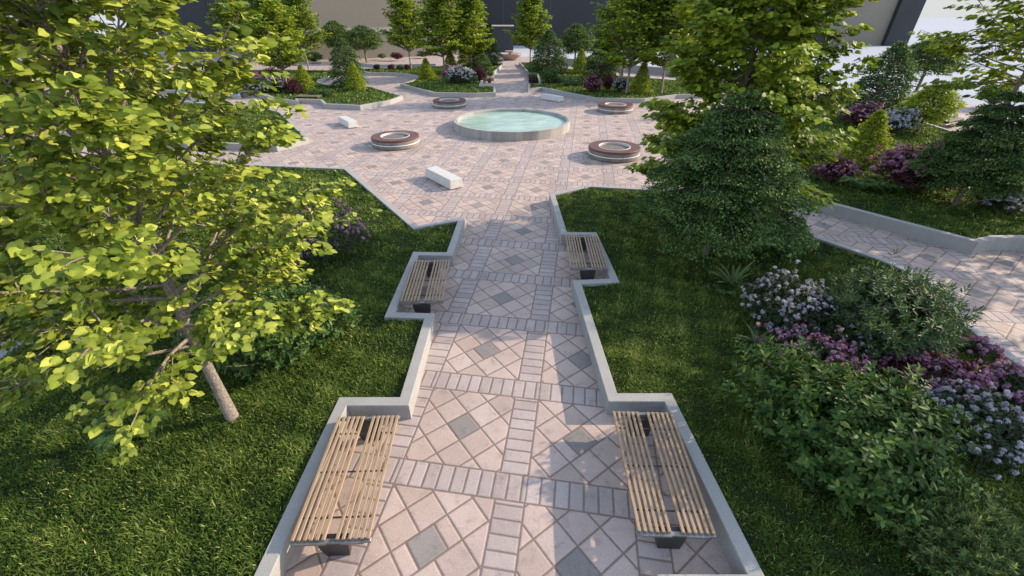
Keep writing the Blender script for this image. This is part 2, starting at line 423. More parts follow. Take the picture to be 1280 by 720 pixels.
def in_poly(x, y, poly):
    c = np.zeros(len(x), bool); n = len(poly)
    for i in range(n):
        x1, y1 = poly[i]; x2, y2 = poly[i-1]
        if abs(y2-y1) < 1e-9: continue
        m = ((y1 > y) != (y2 > y)) & (x < (x2-x1)*(y-y1)/(y2-y1)+x1); c ^= m
    return c
def grass():
    V = []; Q = []; A = []; off = 0
    for poly, h in zip(LAWNS, (.22, .22, .29, .22, .22, .22, .22)):
        px = [p[0] for p in poly]; py = [p[1] for p in poly]
        for (d0, d1, den, wid, ln) in ((1.2, 6.0, 4200, .0075, .085), (6.0, 9.5, 2200, .010, .085), (9.5, 16, 900, .016, .095), (16, 32, 300, .03, .11), (32, 80, 70, .06, .13)):
            xa, xb, ya, yb = min(px), max(px), max(min(py), d0), min(max(py), d1)
            if yb <= ya: continue
            zc = ya*.0
            # keep to the strip the camera can plausibly see
            lim = 1.45*(yb*cth+CH*sth)
            xa, xb = max(xa, -lim), min(xb, lim)
            if xb <= xa: continue
            n = int((xb-xa)*(yb-ya)*den)
            x = R.uniform(xa, xb, n); y = R.uniform(ya, yb, n)
            m = in_poly(x, y, poly) & (np.abs(x) < 1.32*(y*cth+5*sth)); x, y = x[m], y[m]; n = len(x)
            if not n: continue
            # tufty clumps
            cl = np.sin(x*3.1+np.sin(y*2.3)*2)*np.sin(y*2.7+np.sin(x*1.9)*2)+.6*np.sin(x*9.1+y*4)*np.sin(y*8.3-x*5)
            L = ln*R.uniform(.45, 1.25, n)*(1+.42*cl)
            L[R.random(n) < .012] *= 1.7
            ang = R.uniform(0, 2*np.pi, n)+cl; lean = R.uniform(.15, .95, n)
            d = np.stack([np.cos(ang), np.sin(ang), 0*ang], 1); s = np.stack([-np.sin(ang), np.cos(ang), 0*ang], 1)
            s = unit(s+R.normal(0, .5, (n, 3))*np.array([1, 1, .1]))
            b = np.stack([x, y, np.full(n, h-.005)], 1); w = (wid*R.uniform(.6, 1.2, n))[:, None]
            mid = b+(d*(lean*.28)[:, None]+np.array([0, 0, .62]))*L[:, None]
            tip = b+(d*(lean*.95)[:, None]+np.array([0, 0, 1.0])*(1-.45*lean)[:, None])*L[:, None]
            v = np.stack([b-s*w, b+s*w, mid+s*w*.8, mid-s*w*.8, tip+s*w*.15, tip-s*w*.15], 1).reshape(-1, 3)
            q = (np.array([[0, 1, 2, 3], [3, 2, 4, 5]])[None]+(np.arange(n)*6)[:, None, None]).reshape(-1, 4)+off
            pat = .5+.5*np.sin(x*.9+1.3*np.sin(y*.7))*np.sin(y*1.1+np.sin(x*.8))
            r = np.clip(R.beta(2, 2.6, n)*.58+.24*pat+.20*cl, 0, 1)
            r[R.random(n) < .05] = 1.0
            V.append(v); Q.append(q); A.append(np.repeat(r, 6)); off += n*6
    o = polys('grass', np.concatenate(V), np.concatenate(Q), np.concatenate(A), M['grass'])
    tag(o, 'thick uneven green turf filling the raised beds', 'grass', kind='stuff')
grass()

def low_wall(pts, h, t, label):
    mb = MB(); vs = []; n = len(pts)
    for i, p in enumerate(pts):
        a = Vector(pts[max(i-1, 0)]); b = Vector(pts[min(i+1, n-1)]); d = (b-a).normalized(); q = Vector((-d.y, d.x))*t/2
        for (o, z) in ((-1, 0), (-1, h), (1, h), (1, 0)): vs.append((p[0]+q.x*o, p[1]+q.y*o, z+.002))
    fs = [(0, 1, 2, 3), tuple((n-1)*4+k for k in (3, 2, 1, 0))]
    for i in range(n-1):
        for k in range(4): fs.append((i*4+k, (i+1)*4+k, (i+1)*4+(k+1) % 4, i*4+(k+1) % 4))
    tag(mb.add(vs, fs).build('boundary_wall', M['wall']), label, 'low wall')
low_wall([at(690, 79), at(735, 83.5), at(775, 89), at(862, 97), at(1010, 112)], .75, .35, 'low grey boundary wall at the edge of the pale open ground, back right')
low_wall([at(402, 82), at(440, 81), at(470, 84.5), at(545, 83.5)], .35, .3, 'low pale kerb wall behind the little circular court')
# ------------------------------------------------------------------ slatted benches
def make_bench():
    o = thing('park_bench', (0, 0, 0))
    W, L, H = .88, 1.75, .43
    for s in (-1, 1):
        mb = MB()
        for i in range(6):
            x = s*(W/2-.02-i*.0685)
            mb.box((x, 0, H-.034), (.037, L, .034), bev=.004)
        mb.build('seat_slats', M['slat'], o)
    for y in (-.60, 0, .60):
        MB().tube([(-W/2+.01, y, H-.05), (W/2-.01, y, H-.05)], .011, 8).build('cross_rod', M['dark'], o)
    for s in (-1, 1):
        mb = MB(); mb.box((0, s*(L/2-.005), H-.072), (W+.02, .05, .034), bev=.004)
        mb.box((-.22, s*(L/2+.024), H-.072), (.34, .012, .03)); mb.box((.24, s*(L/2+.024), H-.072), (.26, .012, .03))
        mb.build('end_rail', M['channel'], o)
    for s in (-1, 1):
        mb = MB(); n = 8; y = s*(L/2-.065)
        prof = [(-.13, 0), (.13, 0), (.145, .1), (.155, .2), (.165, .3), (.17, H-.074), (-.20, H-.074), (-.20, .26), (-.185, .16), (-.16, .07)]
        a = [(x, y-.035, z) for x, z in prof]; b = [(x, y+.035, z) for x, z in prof]; m = len(prof)
        fs = [tuple(range(m)), tuple(m+i for i in reversed(range(m)))]+[((i+1) % m, i, m+i, m+(i+1) % m) for i in range(m)]
        mb.add(a+b, fs); mb.build('leg', M['dark'], o)
    return o
B0 = make_bench()
def put_bench(x, y, rz, label, first=[True]):
    o = B0 if first[0] else copy_tree(B0); first[0] = False
    o.location = (x, y, .004); o.rotation_euler = (0, 0, rz); tag(o, label, 'bench', 'slatted benches in wall recesses')
put_bench(-2.075, 3.362, .035, 'sunlit slatted timber bench nearest the camera on the left of the walkway')
put_bench(1.905, 3.44, -.035, 'slatted timber bench nearest the camera on the right, against the right lawn wall')
put_bench(-1.90, 8.11, .035, 'slatted bench further along the left wall, in shade, with dark pedestal')
put_bench(1.84, 9.49, -.035, 'slatted bench further along the right wall, below the big maple lawn')
for (px, py, a, lab) in ((388, 127, math.pi/2-.05, 'dark bench in the recess of the far left bed'), (318, 121, math.pi/2-.05, 'dark bench in the far left wall beside the lime foliage'), (612.5, 102.5, 0.0, 'tiny bench in the recess left of the far walkway')):
    x, y = at(px, py, 0); put_bench(x, y, a, lab)

# ------------------------------------------------------------------ pool, round seats, stone blocks, bowl
po = thing('round_pool', (0, 25.64, .004), 0, 'round raised pool with a grey concrete rim and turquoise water', 'pool')
ro = 3.33
prof = [(ro-.01, 0), (ro-.01, .40), (ro, .41), (ro, .445), (ro-.01, .455), (ro-.16, .455), (ro-.17, .445), (ro-.17, .425), (ro-.24, .425), (ro-.25, .415), (ro-.25, .05)]
rim = MB().lathe(prof, 128).build('rim', M['pool'], po)
def ripple_disc(r, z, n=96, rings=24):
    mb = MB(); vs = [(0, 0, z)]; fs = []
    for i in range(1, rings+1):
        for k in range(n):
            t = 2*math.pi*k/n; q = r*i/rings
            vs.append((q*math.cos(t), q*math.sin(t), z))
    for k in range(n): fs.append((0, 1+k, 1+(k+1) % n))
    for i in range(rings-1):
        for k in range(n):
            a = 1+i*n+k; b = 1+i*n+(k+1) % n; fs.append((a, a+n, b+n, b))
    return mb.add(vs, fs)
ripple_disc(ro-.245, .30, 96, 3).build('water', M['water'], po)
def flat(o):
    o.data.polygons.foreach_set('use_smooth', [False]*len(o.data.polygons))
flat(rim)
def make_seat():
    o = thing('circular_bench', (0, 0, 0)); r = 1.15
    flat(MB().lathe([(r-.06, .0), (r-.06, .045), (r, .05), (r, .195), (r-.02, .197), (.72, .197), (.72, .05)], 72).build('base', M['drum'], o))
    flat(MB().lathe([(r-.03, .19), (r+.012, .19), (r+.012, .218), (r-.03, .218)], 72, close=True).build('light_strip', M['led'], o))
    flat(MB().lathe([(r-.03, .214), (r-.003, .214), (r-.003, .372), (r-.03, .372)], 72, close=True).build('drum', M['drum'], o))
    flat(MB().lathe([(.715, .365), (r, .365), (r+.008, .375), (r+.008, .438), (r-.004, .45), (.725, .45), (.715, .44)], 72, close=True).build('timber_top', M['redwood'], o))
    flat(MB().lathe([(.675, .06), (.675, .445), (.682, .456), (.705, .456), (.712, .445), (.712, .06)], 72).build('inner_ring', M['marble'], o))
    ripple_disc(.68, .365, 48, 2).build('gravel_bed', M['gravel'], o)
    return o
S0 = make_seat()
for i, (x, y, lab) in enumerate([(-5.75, 21.6, 'round seat with red timber ring top, left of the pool, nearer one'), (4.63, 19.58, 'largest looking round timber topped seat, in front of the pool on the right'), (-4.42, 32.34, 'round timber topped seat behind the pool on the left, by the far middle bed'), (6.93, 30.53, 'round timber topped seat behind the pool on the right, below purple globe shrubs')]):
    o = S0 if i == 0 else copy_tree(S0); o.location = (x, y, .004); o.rotation_euler = (0, 0, i*.7)
    tag(o, lab, 'round seat', 'round seats around the pool')
def make_block():
    o = thing('stone_block_seat', (0, 0, 0))
    MB().box((0, 0, .035), (.56, 1.92, .345), bev=.012, top=(.86, .97)).build('block', M['marble'], o)
    MB().box((0, 0, 0), (.44, 1.8, .036)).build('plinth', M['dark'], o)
    return o
K0 = make_block()
for i, (x, y, a, lab) in enumerate([(-2.62, 15.93, .66, 'white stone block seat nearest the camera on the plaza'), (-9.6, 26.1, .62, 'white stone block seat at the left edge of the plaza'), (3.05, 34.9, .72, 'white stone block seat behind the pool beside the far right wall')]):
    o = K0 if i == 0 else copy_tree(K0); o.location = (x, y, .004); o.rotation_euler = (0, 0, a); tag(o, lab, 'block seat', 'white stone block seats on the plaza')
x, y = at(637.5, 75, 0)
o = thing('bowl_fountain', (x, y, .004), 0, 'low bronze bowl fountain at the far end of the walkway', 'fountain')
MB().lathe([(0.01, 0), (.9, 0), (.95, .12), (1.35, .35), (1.75, .75), (1.8, .85), (1.7, .85), (1.2, .55), (0.01, .5)], 48).build('bowl', M['bronze'], o, True)
MB().lathe([(.25, .5), (.22, 1.0), (.7, 1.05), (.75, 1.2), (.65, 1.2), (.3, 1.1), (.01, 1.1)], 32).build('upper_bowl', M['bronze'], o, True)
x, y = at(36, 112, 0)
o = thing('stone_bowl', (x, y, .004), 0, 'pale stone bowl glimpsed through the lime foliage at the far left', 'bowl')
MB().lathe([(.01, 0), (.8, 0), (1.3, .4), (1.5, .8), (1.4, .8), (.9, .5), (.01, .45)], 40).build('bowl', M['marble'], o, True)
MB().box((0, -1.2, 0), (1.8, 1.0, .25), bev=.02).build('step', M['wall'], o)
# lounger by the right-hand far path
x, y = at(1178, 156, .1)
o = thing('garden_lounger', (x, y, .004), .5, 'dark padded lounger on the pale path far right', 'lounger')
MB().box((0, 0, .26), (2.6, 1.1, .07), bev=.01).build('frame', M['redwood'], o)
MB().box((.1, 0, .34), (1.9, 1.0, .12), bev=.03).build('cushion', M['cushion'], o)
for sx in (-1, 1):
    for sy in (-1, 1): MB().box((sx*1.15, sy*.45, 0), (.09, .09, .262)).build('leg', M['redwood'], o)

# ------------------------------------------------------------------ buildings
bt = thing('beige_building', (-28.5, 71.0, 0), 0, 'beige rendered hall with a pale band, behind the far left trees', 'building')
d = Vector((-13.1+28.5, 79.1-71.6)); L = d.length; ang = math.atan2(d.y, d.x); bt.rotation_euler = (0, 0, ang)
MB().box((8.5, 8, 0), (27, 16, 3.3)).build('lower_wall', M['beige'], bt)
MB().box((8.5, 8, 3.3), (27.3, 16.3, .7)).build('pale_band', M['fascia'], bt)
MB().box((8.5, 8, 4.0), (27, 16, 12)).build('upper_wall', M['beige'], bt)
bd = thing('slate_tower', (-46, 88, 0), 0, 'dark slate wall seen between the trees at the top left', 'building')
MB().box((0, 6, 0), (34, 12, 16)).build('wall', M['slate'], bd)
for i in range(5): MB().box((-14+i*7, -.03, 0), (.12, .06, 16)).build('cladding_joint', M['slate2'], bd)
be = thing('slate_entrance_block', (-5.6, 87, 0), 0, 'low slate entrance block at the end of the far walkway', 'building')
MB().box((0, 4, 0), (11.7, 8, 3.95)).build('wall', M['slate'], be)
MB().box((0, 4, 3.95), (11.9, 8.2, .12)).build('parapet', M['fascia'], be)
YB = 108
bb = thing('slate_hall', (35, YB, 0), 0, 'long dark slate hall with beige panels across the top of the view', 'building')
def seg(x0, x1, name, mat, y=0, z0=0, z1=16, dp=14):
    MB().box(((x0+x1)/2-35, y+dp/2, z0), (x1-x0, dp, z1-z0)).build(name, M[mat], bb)
seg(-22, 36.5, 'slate_wall', 'slate', 0)
seg(36.5, 43.2, 'beige_panel', 'beige', .6)
seg(43.2, 44.6, 'pier', 'slate', -.8)
seg(44.6, 69, 'slate_wall', 'slate', .3)
seg(69, 81.6, 'beige_panel', 'beige', .1, 0.0)
seg(81.6, 86.6, 'end_pier', 'slate', -1.0)
for xx in (-12, -2, 8, 18, 28): seg(xx, xx+.25, 'cladding_joint', 'slate2', -.08, 0, 16, .09)
for zz in (4.2,): seg(43.5, 44.4, 'bracket', 'led', -.86, zz, zz+.18, .07)

# ------------------------------------------------------------------ vegetation generators
def curve_pts(p0, d0, L, n, bend, rs, jit=.07):
    p = Vector(p0); d = Vector(d0).normalized(); out = [p.copy()]
    for i in range(n):
        d = (d+Vector(bend)*(1/n)+Vector((rs.uniform(-1, 1), rs.uniform(-1, 1), rs.uniform(-1, 1)))*jit).normalized()
        p = p+d*(L/n); out.append(p.copy())
    return out
def maple_parts(root, H, Rr, hb, limbs, subs, nleaf, lsize, leafmat, seed, tr=.13, bark='bark', tmpl=T_HEART, twigs=True, spread=1.25, sway=.07, el0=6, lowbend=-.05, lj=.22):
    rs = random.Random(seed); rg = np.random.default_rng(seed)
    trunk = curve_pts((0, 0, -.05), (0, 0, 1), H*.93, 9, (0, 0, 0), rs, sway*.3)
    trunk = [Vector((p.x, p.y, (p.z+.05)/(trunk[-1].z+.05)*H*.93-.05)) for p in trunk]
    rad = [tr*(1-.9*(i/9)**.9) for i in range(10)]; rad[0] = tr*1.15
    MB().tube(trunk, rad, 10).build('trunk', M[bark], root, True)
    br = MB(); LP, LA, LN = [], [], []
    def on_trunk(z):
        t = min(max(z/(H*.93), 0), .999)*9; i = int(t); return trunk[i].lerp(trunk[i+1], t-i), rad[i]
    for i in range(limbs):
        t = (i+.5)/limbs; z0 = hb+(H*.9-hb)*t**1.15
        az = i*2.39996+rs.uniform(-.3, .3)
        el = math.radians(el0+58*t+rs.uniform(-7, 7))
        env = Rr*(1-t)**.5*min(1, (t+.18)/.30)**.6
        env = max(env, Rr*.18)*rs.uniform(.85, 1.12)
        Ll = env/math.cos(el)*(1.0 if t < .8 else .7)
        p0, r0 = on_trunk(z0)
        d0 = Vector((math.cos(az)*math.cos(el), math.sin(az)*math.cos(el), math.sin(el)))
        pts = curve_pts(p0, d0, Ll, 6, (0, 0, .25 if t > .25 else lowbend), rs)
        r0 = max(r0*.42, .014)*(.7+.3*Ll/Rr)
        br.tube(pts, [r0*(1-.85*k/6) for k in range(7)], 5, False)
        ns = max(3, int(subs*(.45+.55*Ll/Rr)))
        for s in range(ns+1):
            f = .28+.72*(s+rs.random()*.6)/(ns+.6) if s < ns else 1.0
            k = min(f, .999)*6; a = int(k); p = pts[a].lerp(pts[a+1], k-a)
            d = (pts[a+1]-pts[a]).normalized()
            sd = Vector((rs.uniform(-1, 1), rs.uniform(-1, 1), rs.uniform(-.25, .45)))
            dd = (d*.8+sd*.95).normalized() if s < ns else d
            sl = Rr*(.36-.16*f)*rs.uniform(.7, 1.25)
            sp = curve_pts(p, dd, sl, 3, (0, 0, -.12), rs)
            if twigs: br.tube(sp, [r0*.38*(1-.2*q) if r0*.38 > .006 else .006*(1-.2*q) for q in range(4)], 4, False)
            m = nleaf; nc = max(2, nleaf//9)
            cf = np.linspace(.3, 1.02, nc)+rg.uniform(-.08, .08, nc)
            ff = cf[np.arange(m) % nc]
            idx = np.clip(ff, 0, .999)*3; ia = idx.astype(int); fr = (idx-ia)[:, None]
            A = np.array([list(v) for v in sp])
            base = A[ia]*(1-fr)+A[ia+1]*fr
            dv = np.array(list(dd)); dv = dv*np.array([1, 1, .4])
            out = unit(np.array([[p.x, p.y, 0.0]])+1e-3)
            cj = (rg.normal(0, lsize*.8, (nc, 3))*np.array([1, 1, .5]))[np.arange(m) % nc]
            th_ = rg.uniform(0, 2*np.pi, m); rd = lsize*spread*rg.random(m)**.6
            disc = np.stack([np.cos(th_)*rd, np.sin(th_)*rd, -.28*rd+rg.normal(0, lsize*.16, m)], 1)
            ax = unit(np.stack([np.cos(th_), np.sin(th_), 0*th_-.28], 1)+dv*.7+out*.3+rg.normal(0, .35, (m, 3))*np.array([1, 1, .5]))
            tilt = unit(rg.normal(0, 1, (nc, 3)))[np.arange(m) % nc]*.30
            nr = unit(np.array([0, 0, 1.0])+out*.75+tilt+rg.normal(0, lj, (m, 3)))
            base = base+cj+disc
            LP.append(base); LA.append(ax); LN.append(nr)
    br.build('branches', M[bark], root, True)
    Pn, An, Nn = np.concatenate(LP), np.concatenate(LA), np.concatenate(LN)
    n = len(Pn); cl = np.repeat(rg.uniform(-.22, .22, len(LP)), nleaf)
    rnd = np.clip(rg.beta(2.2, 2.2, n)+cl, 0, 1)
    v, q, a = scatter(tmpl, Pn, An, Nn, lsize*rg.uniform(.65, 1.15, n), rnd)
    polys('crown', v, q, a, leafmat, root)
    return n
def yew_parts(root, H, Rr, n_b, per, lsize, leafmat, seed, zb=.04, shape='dome', bark='bark_dark', tr=.09, layer=.5, tiers=0, latw=.19):
    rg = np.random.default_rng(seed); rs = random.Random(seed)
    MB().tube([(0, 0, -.05), (0, 0, H*.5), (0, 0, H*.92)], [tr, tr*.6, .01], 8).build('trunk', M[bark], root, True)
    br = MB(); LP, LA, LN, LR = [], [], [], []
    for i in range(n_b):
        t = (i+.5)/n_b; z0 = H*(zb+(1-zb)*t*.97)
        if tiers: z0 = H*(zb+(1-zb)*.97*(math.floor(t*tiers)+.25+.3*rg.random())/tiers)
        if shape == 'dome': env = Rr*(1-t**1.45)**.72*min(1, (t+.16)/.34)**.9
        elif shape == 'cone': env = Rr*(1-t**1.25)**.85*min(1, (t+.16)/.34)**.8
        else: env = Rr*math.sin(math.pi*min(1, .12+.88*t))**.55
        env = max(env, .05*Rr)*rg.uniform(.70, 1.16)
        az = i*2.39996+rg.uniform(-.3, .3); ca, sa = math.cos(az), math.sin(az)
        rise = env*rg.uniform(.0, .22); droop = env*.28
        p1 = Vector((ca*env*.9, sa*env*.9, z0+rise-droop*.6))
        br.tube([(0, 0, z0), (ca*env*.5, sa*env*.5, z0+rise*.8), p1], [.022*Rr/2+.004, .012*Rr/2+.003, .003], 4, False)
        m = max(6, int(per*(.25+.75*env/Rr)))
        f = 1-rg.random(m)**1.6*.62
        lat = rg.normal(0, latw, m)*Rr*(.5+.5*f)*min(1, env/Rr+.35)
        x = ca*env*f-sa*lat; y = sa*env*f+ca*lat
        z = z0+rise*f-droop*f**2.2+rg.normal(0, .028, m)*H*layer-np.abs(lat)*.22
        LP.append(np.stack([x, y, np.maximum(z, .02)], 1))
        out = unit(np.stack([x, y, 0*x], 1)+1e-4)
        LA.append(unit(out+rg.normal(0, .6, (m, 3))+np.array([0, 0, -.15]))); LN.append(unit(np.array([0, 0, 1.])+rg.normal(0, .75, (m, 3))+out*.4))
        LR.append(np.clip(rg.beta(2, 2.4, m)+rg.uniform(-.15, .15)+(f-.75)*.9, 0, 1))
    br.build('branches', M[bark], root)
    Pn = np.concatenate(LP); n = len(Pn)
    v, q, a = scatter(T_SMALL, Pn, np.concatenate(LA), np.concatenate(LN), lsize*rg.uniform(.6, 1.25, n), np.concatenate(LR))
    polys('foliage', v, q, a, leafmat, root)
def shrub_parts(root, Rx, Ry, H, shoots, k, lsize, leafmat, seed, flower=None, fprob=0, fsize=.05, nfl=9, tmpl=T_LEAF, rough=.22, fold=.55, stems=60, skirt=-.25):
    rg = np.random.default_rng(seed)
    nl = 9; lumps = unit(rg.normal(0, 1, (nl, 3))*np.array([1, 1, .7])+np.array([0, 0, .25])); la = rg.uniform(-.25, 1, nl)
    d = unit(rg.normal(0, 1, (shoots*2, 3))); d = d[d[:, 2] > skirt][:shoots]; n = len(d)
    bumpv = (np.exp((d@lumps.T-1)*7)*la[None]).sum(1)*rough
    rr = (.80+bumpv+rg.normal(0, .085, n)+.22*(rg.random(n) < .06))
    S = np.array([Rx, Ry, H*.62])
    C = np.array([0, 0, H*.38])
    depthf = 1-(rg.random(n)**2.2)*.38
    tip = C+d*S*rr[:, None]*depthf[:, None]; tip[:, 2] = np.maximum(tip[:, 2], .05)
    ax = unit(d*np.array([1, 1, .8])+np.array([0, 0, .45])+rg.normal(0, .25, (n, 3)))
    Ls = lsize*1.9
    # leaves spiral along the last part of each shoot
    kk = np.tile(np.arange(k), n); T = np.repeat(tip, k, 0); AX = np.repeat(ax, k, 0)
    a0 = np.repeat(rg.uniform(0, 6.28, n), k)+kk*2.4
    ref = unit(np.cross(AX, np.array([.3, .2, .93]))); ref2 = np.cross(AX, ref)
    rad = ref*np.cos(a0)[:, None]+ref2*np.sin(a0)[:, None]
    fr = kk/k
    pos = T-AX*(fr*Ls)[:, None]
    la_ = unit(AX*(fold*(1.3-fr))[:, None]+rad+rg.normal(0, .18, (n*k, 3)))
    nr = unit(AX-rad*.2+rg.normal(0, .2, (n*k, 3)))
    sz = lsize*rg.uniform(.6, 1.15, n*k)*(.65+.5*np.minimum(fr*2, 1))
    r = np.clip(rg.beta(2, 2.5, n*k)+np.repeat(rg.uniform(-.2, .2, n), k)+.25*(.5-fr), 0, 1)
    v, q, a = scatter(tmpl, pos, la_, nr, sz, r)
    polys('foliage', v, q, a, leafmat, root)
    st = MB(); idx = rg.choice(n, min(stems, n), False)
    for i in idx:
        e = tip[i]-ax[i]*Ls*.4; b = np.array([e[0]*.12, e[1]*.12, 0]); mid = (b*.4+e*.6)+np.array([0, 0, -.05*H])
        st.tube([b, mid, e], [.012, .008, .004], 4, False)
    st.build('stems', M['stem'], root)
    if flower is not None:
        lobe = np.sin(d[:, 0]*5+seed)*np.sin(d[:, 1]*6+seed*2)+np.sin(d[:, 2]*7+seed)*.6
        sel = np.where((d[:, 2] > -.05) & (rg.random(n) < fprob*(1+.6*lobe)) & (depthf > .9))[0]
        m = len(sel); c = np.repeat(tip[sel]+ax[sel]*lsize*.25, nfl, 0); A2 = np.repeat(ax[sel], nfl, 0)
        off = unit(rg.normal(0, 1, (m*nfl, 3))+A2*1.1)
        pos = c+off*(fsize*rg.uniform(.7, 1.25, (m*nfl, 1)))
        tan = unit(np.cross(off, rg.normal(0, 1, (m*nfl, 3))))
        r = np.clip(rg.beta(2, 2, m*nfl)+np.repeat(rg.uniform(-.25, .25, m), nfl), 0, 1)
        v, q, a = scatter(T_FLOWER, pos, tan, off, fsize*rg.uniform(.6, 1.0, m*nfl), r)
        polys('flowers', v, q, a, flower, root)
def strap_parts(root, n, L, w, mat, seed, up=.8, tip=.1):
    rg = np.random.default_rng(seed); V = []; Q = []; A = []; off = 0
    for i in range(n):
        az = i*2.4+rg.uniform(-.3, .3); u = up*rg.uniform(.6, 1.2); l = L*rg.uniform(.7, 1.1); s = 7
        d = np.array([math.cos(az), math.sin(az), 0]); sd = np.array([-d[1], d[0], 0])
        for j in range(s):
            f = j/(s-1); c = d*l*(f*(.35+.65*f))*(1.1-u*.5)+np.array([0, 0, l*u*(f-.55*f**2.6*(1.4-u))])
            ww = w*(math.sin(math.pi*min(1, .25+.72*f))**.7)*(1 if f < .98 else .12)
            V += [c-sd*ww+np.array([0, 0, ww*.45]), c, c+sd*ww+np.array([0, 0, ww*.45])]
            A += [rg.uniform(.2, .8)*.3+.5*f]*3
        for j in range(s-1):
            b = off+j*3; Q += [[b, b+1, b+4, b+3], [b+1, b+2, b+5, b+4]]
        off += s*3
    polys('leaves', np.array(V), np.array(Q), np.array(A), mat, root, True)
def fern_parts(root, n, L, seed):
    rg = np.random.default_rng(seed); PP, AA, NN, SS = [], [], [], []; st = MB()
    for i in range(n):
        az = i*2.4+rg.uniform(-.3, .3); d = np.array([math.cos(az), math.sin(az), 0]); sd = np.array([-d[1], d[0], 0.])
        l = L*rg.uniform(.8, 1.1); ps = []
        for j in range(34):
            f = (j+1)/34; c = d*l*f**.9*.8+np.array([0, 0, l*(1.25*f-1.05*f*f)])
            ps.append(c)
            for s in (-1, 1):
                PP.append(c); AA.append(sd*s+d*.35+np.array([0, 0, -.12])); NN.append(np.array([0, 0, 1.])+d*.3)
                SS.append(l*.24*math.sin(math.pi*min(1, .18+.82*f))**.8+.008)
        st.tube(ps[::6]+[ps[-1]], [.006]*(len(ps[::6])+1), 4, False)
    m = len(PP); v, q, a = scatter(T_PINNA, np.array(PP), np.array(AA), np.array(NN), np.array(SS), rg.uniform(0, 1, m))
    polys('fronds', v, q, a, M['fern'], root); st.build('stalks', M['fern'], root)

# ------------------------------------------------------------------ big trees
def base_at(px, py, z=.22):
    x, y = at(px, py, z); return x, y, z
x, y, z = base_at(292, 524)
t = thing('maple_tree', (x, y, z), 3.95, 'large lime green tree with pale leaning-looking trunk on the near left lawn', 'tree', 'lime green broadleaf trees')
maple_parts(t, 8.2, 1.95, 1.5, 80, 13, 40, .082, M['lime'], 3, tr=.08, el0=14, lj=.42)
x, y, z = base_at(140, 235)
t = thing('maple_tree', (x, y, z), 1.4, 'lime tree behind the big near left tree at the left edge', 'tree', 'lime green broadleaf trees')
maple_parts(t, 8.0, 2.4, 1.7, 76, 13, 42, .10, M['lime'], 11, tr=.09, lj=.42)
x, y, z = base_at(888, 278)
t = thing('maple_tree', (x, y, z), 2.2, 'tall yellow green tree rising behind the dark rounded yew on the right lawn', 'tree', 'lime green broadleaf trees')
maple_parts(t, 9.0, 2.4, 1.2, 96, 14, 44, .122, M['lime2'], 5, tr=.085, lj=.32)
x, y, z = base_at(1203, 226, .3)
t = thing('maple_tree', (x, y, z), .9, 'tall airy green tree behind the right hand yew at the upper right edge', 'tree', 'lime green broadleaf trees')
maple_parts(t, 9.0, 3.0, 3.2, 54, 11, 30, .145, M['lime2'], 8, tr=.10)

t = thing('maple_tree', (18.5, 12.5, .3), .3, 'tree outside the right edge that shades the side path', 'tree', 'lime green broadleaf trees')
maple_parts(t, 7.5, 2.6, 2.0, 40, 9, 26, .16, M['lime2'], 14, tr=.09)
t = thing('maple_tree', (16.5, 6.6, .22), 1.3, 'tree outside the right edge that shades the near flower bed', 'tree', 'lime green broadleaf trees')
maple_parts(t, 6.2, 2.2, 1.8, 36, 8, 22, .16, M['lime2'], 15, tr=.08)
x, y, z = base_at(881, 319)
t = thing('yew_tree', (x, y, z), 0, 'dense dark green rounded yew in the middle of the near right lawn', 'tree', 'dark rounded yews')
yew_parts(t, 4.05, 1.95, 180, 700, .068, M['yew'], 21, zb=.25, tiers=9, layer=.24, latw=.13)
x, y, z = base_at(1192, 258, .3)
t = thing('yew_tree', (x, y, z), 0, 'broad dark yew with a short bare trunk at the right edge beyond the side path', 'tree', 'dark rounded yews')
yew_parts(t, 3.5, 1.5, 170, 460, .075, M['yew'], 22, zb=.22, tiers=8, layer=.24, latw=.13)

# ------------------------------------------------------------------ shrubs near the camera
def shrub_at(px, py, wpx, hf, label, cat='shrub', name='shrub', zoff=.22, sy=1.0, **k):
    zc = .6
    for _ in range(4):
        x, D = at(px, py, zc); r = wpx/2/F*depth(D, zc); zc = zoff+r*hf*.5
    t = thing(name, (x, D, zoff), 0, label, cat)
    shrub_parts(t, r, r*sy, r*hf, **k); return t
# right bed
shrub_at(1080, 540, 218, 1.15, 'big leafy green shrub nearest the camera on the right lawn', name='leafy_shrub', shoots=1150, k=10, lsize=.118, leafmat=M['lush'], seed=31, rough=.48, sy=.95)
shrub_at(1115, 384, 158, 1.35, 'feathery dark green shrub between the white flowers and side path', name='leafy_shrub', shoots=1500, k=13, lsize=.10, leafmat=M['pine'], tmpl=T_NARROW, seed=32, rough=.75, fold=.9)
shrub_at(990, 385, 125, 1.0, 'pale blue-white flowering shrub beside the spiky plant on the right lawn', name='flowering_shrub', shoots=900, k=7, lsize=.07, leafmat=M['deep'], seed=33, skirt=-.1, flower=M['white_fl'], fprob=.6, fsize=.034, nfl=8, rough=.5)
shrub_at(1020, 452, 125, .95, 'magenta flowering shrub at the back of the big leafy shrub', name='flowering_shrub', shoots=800, k=7, lsize=.07, leafmat=M['deep'], seed=34, skirt=-.1, flower=M['pink_fl'], fprob=.6, fsize=.034, nfl=8, rough=.5)
shrub_at(1165, 470, 110, .9, 'magenta flowering shrub close to the curved kerb of the side path', name='flowering_shrub', shoots=800, k=7, lsize=.07, leafmat=M['bronzeleaf'], seed=35, skirt=-.1, flower=M['pink_fl'], fprob=.6, fsize=.034, nfl=8, rough=.5)
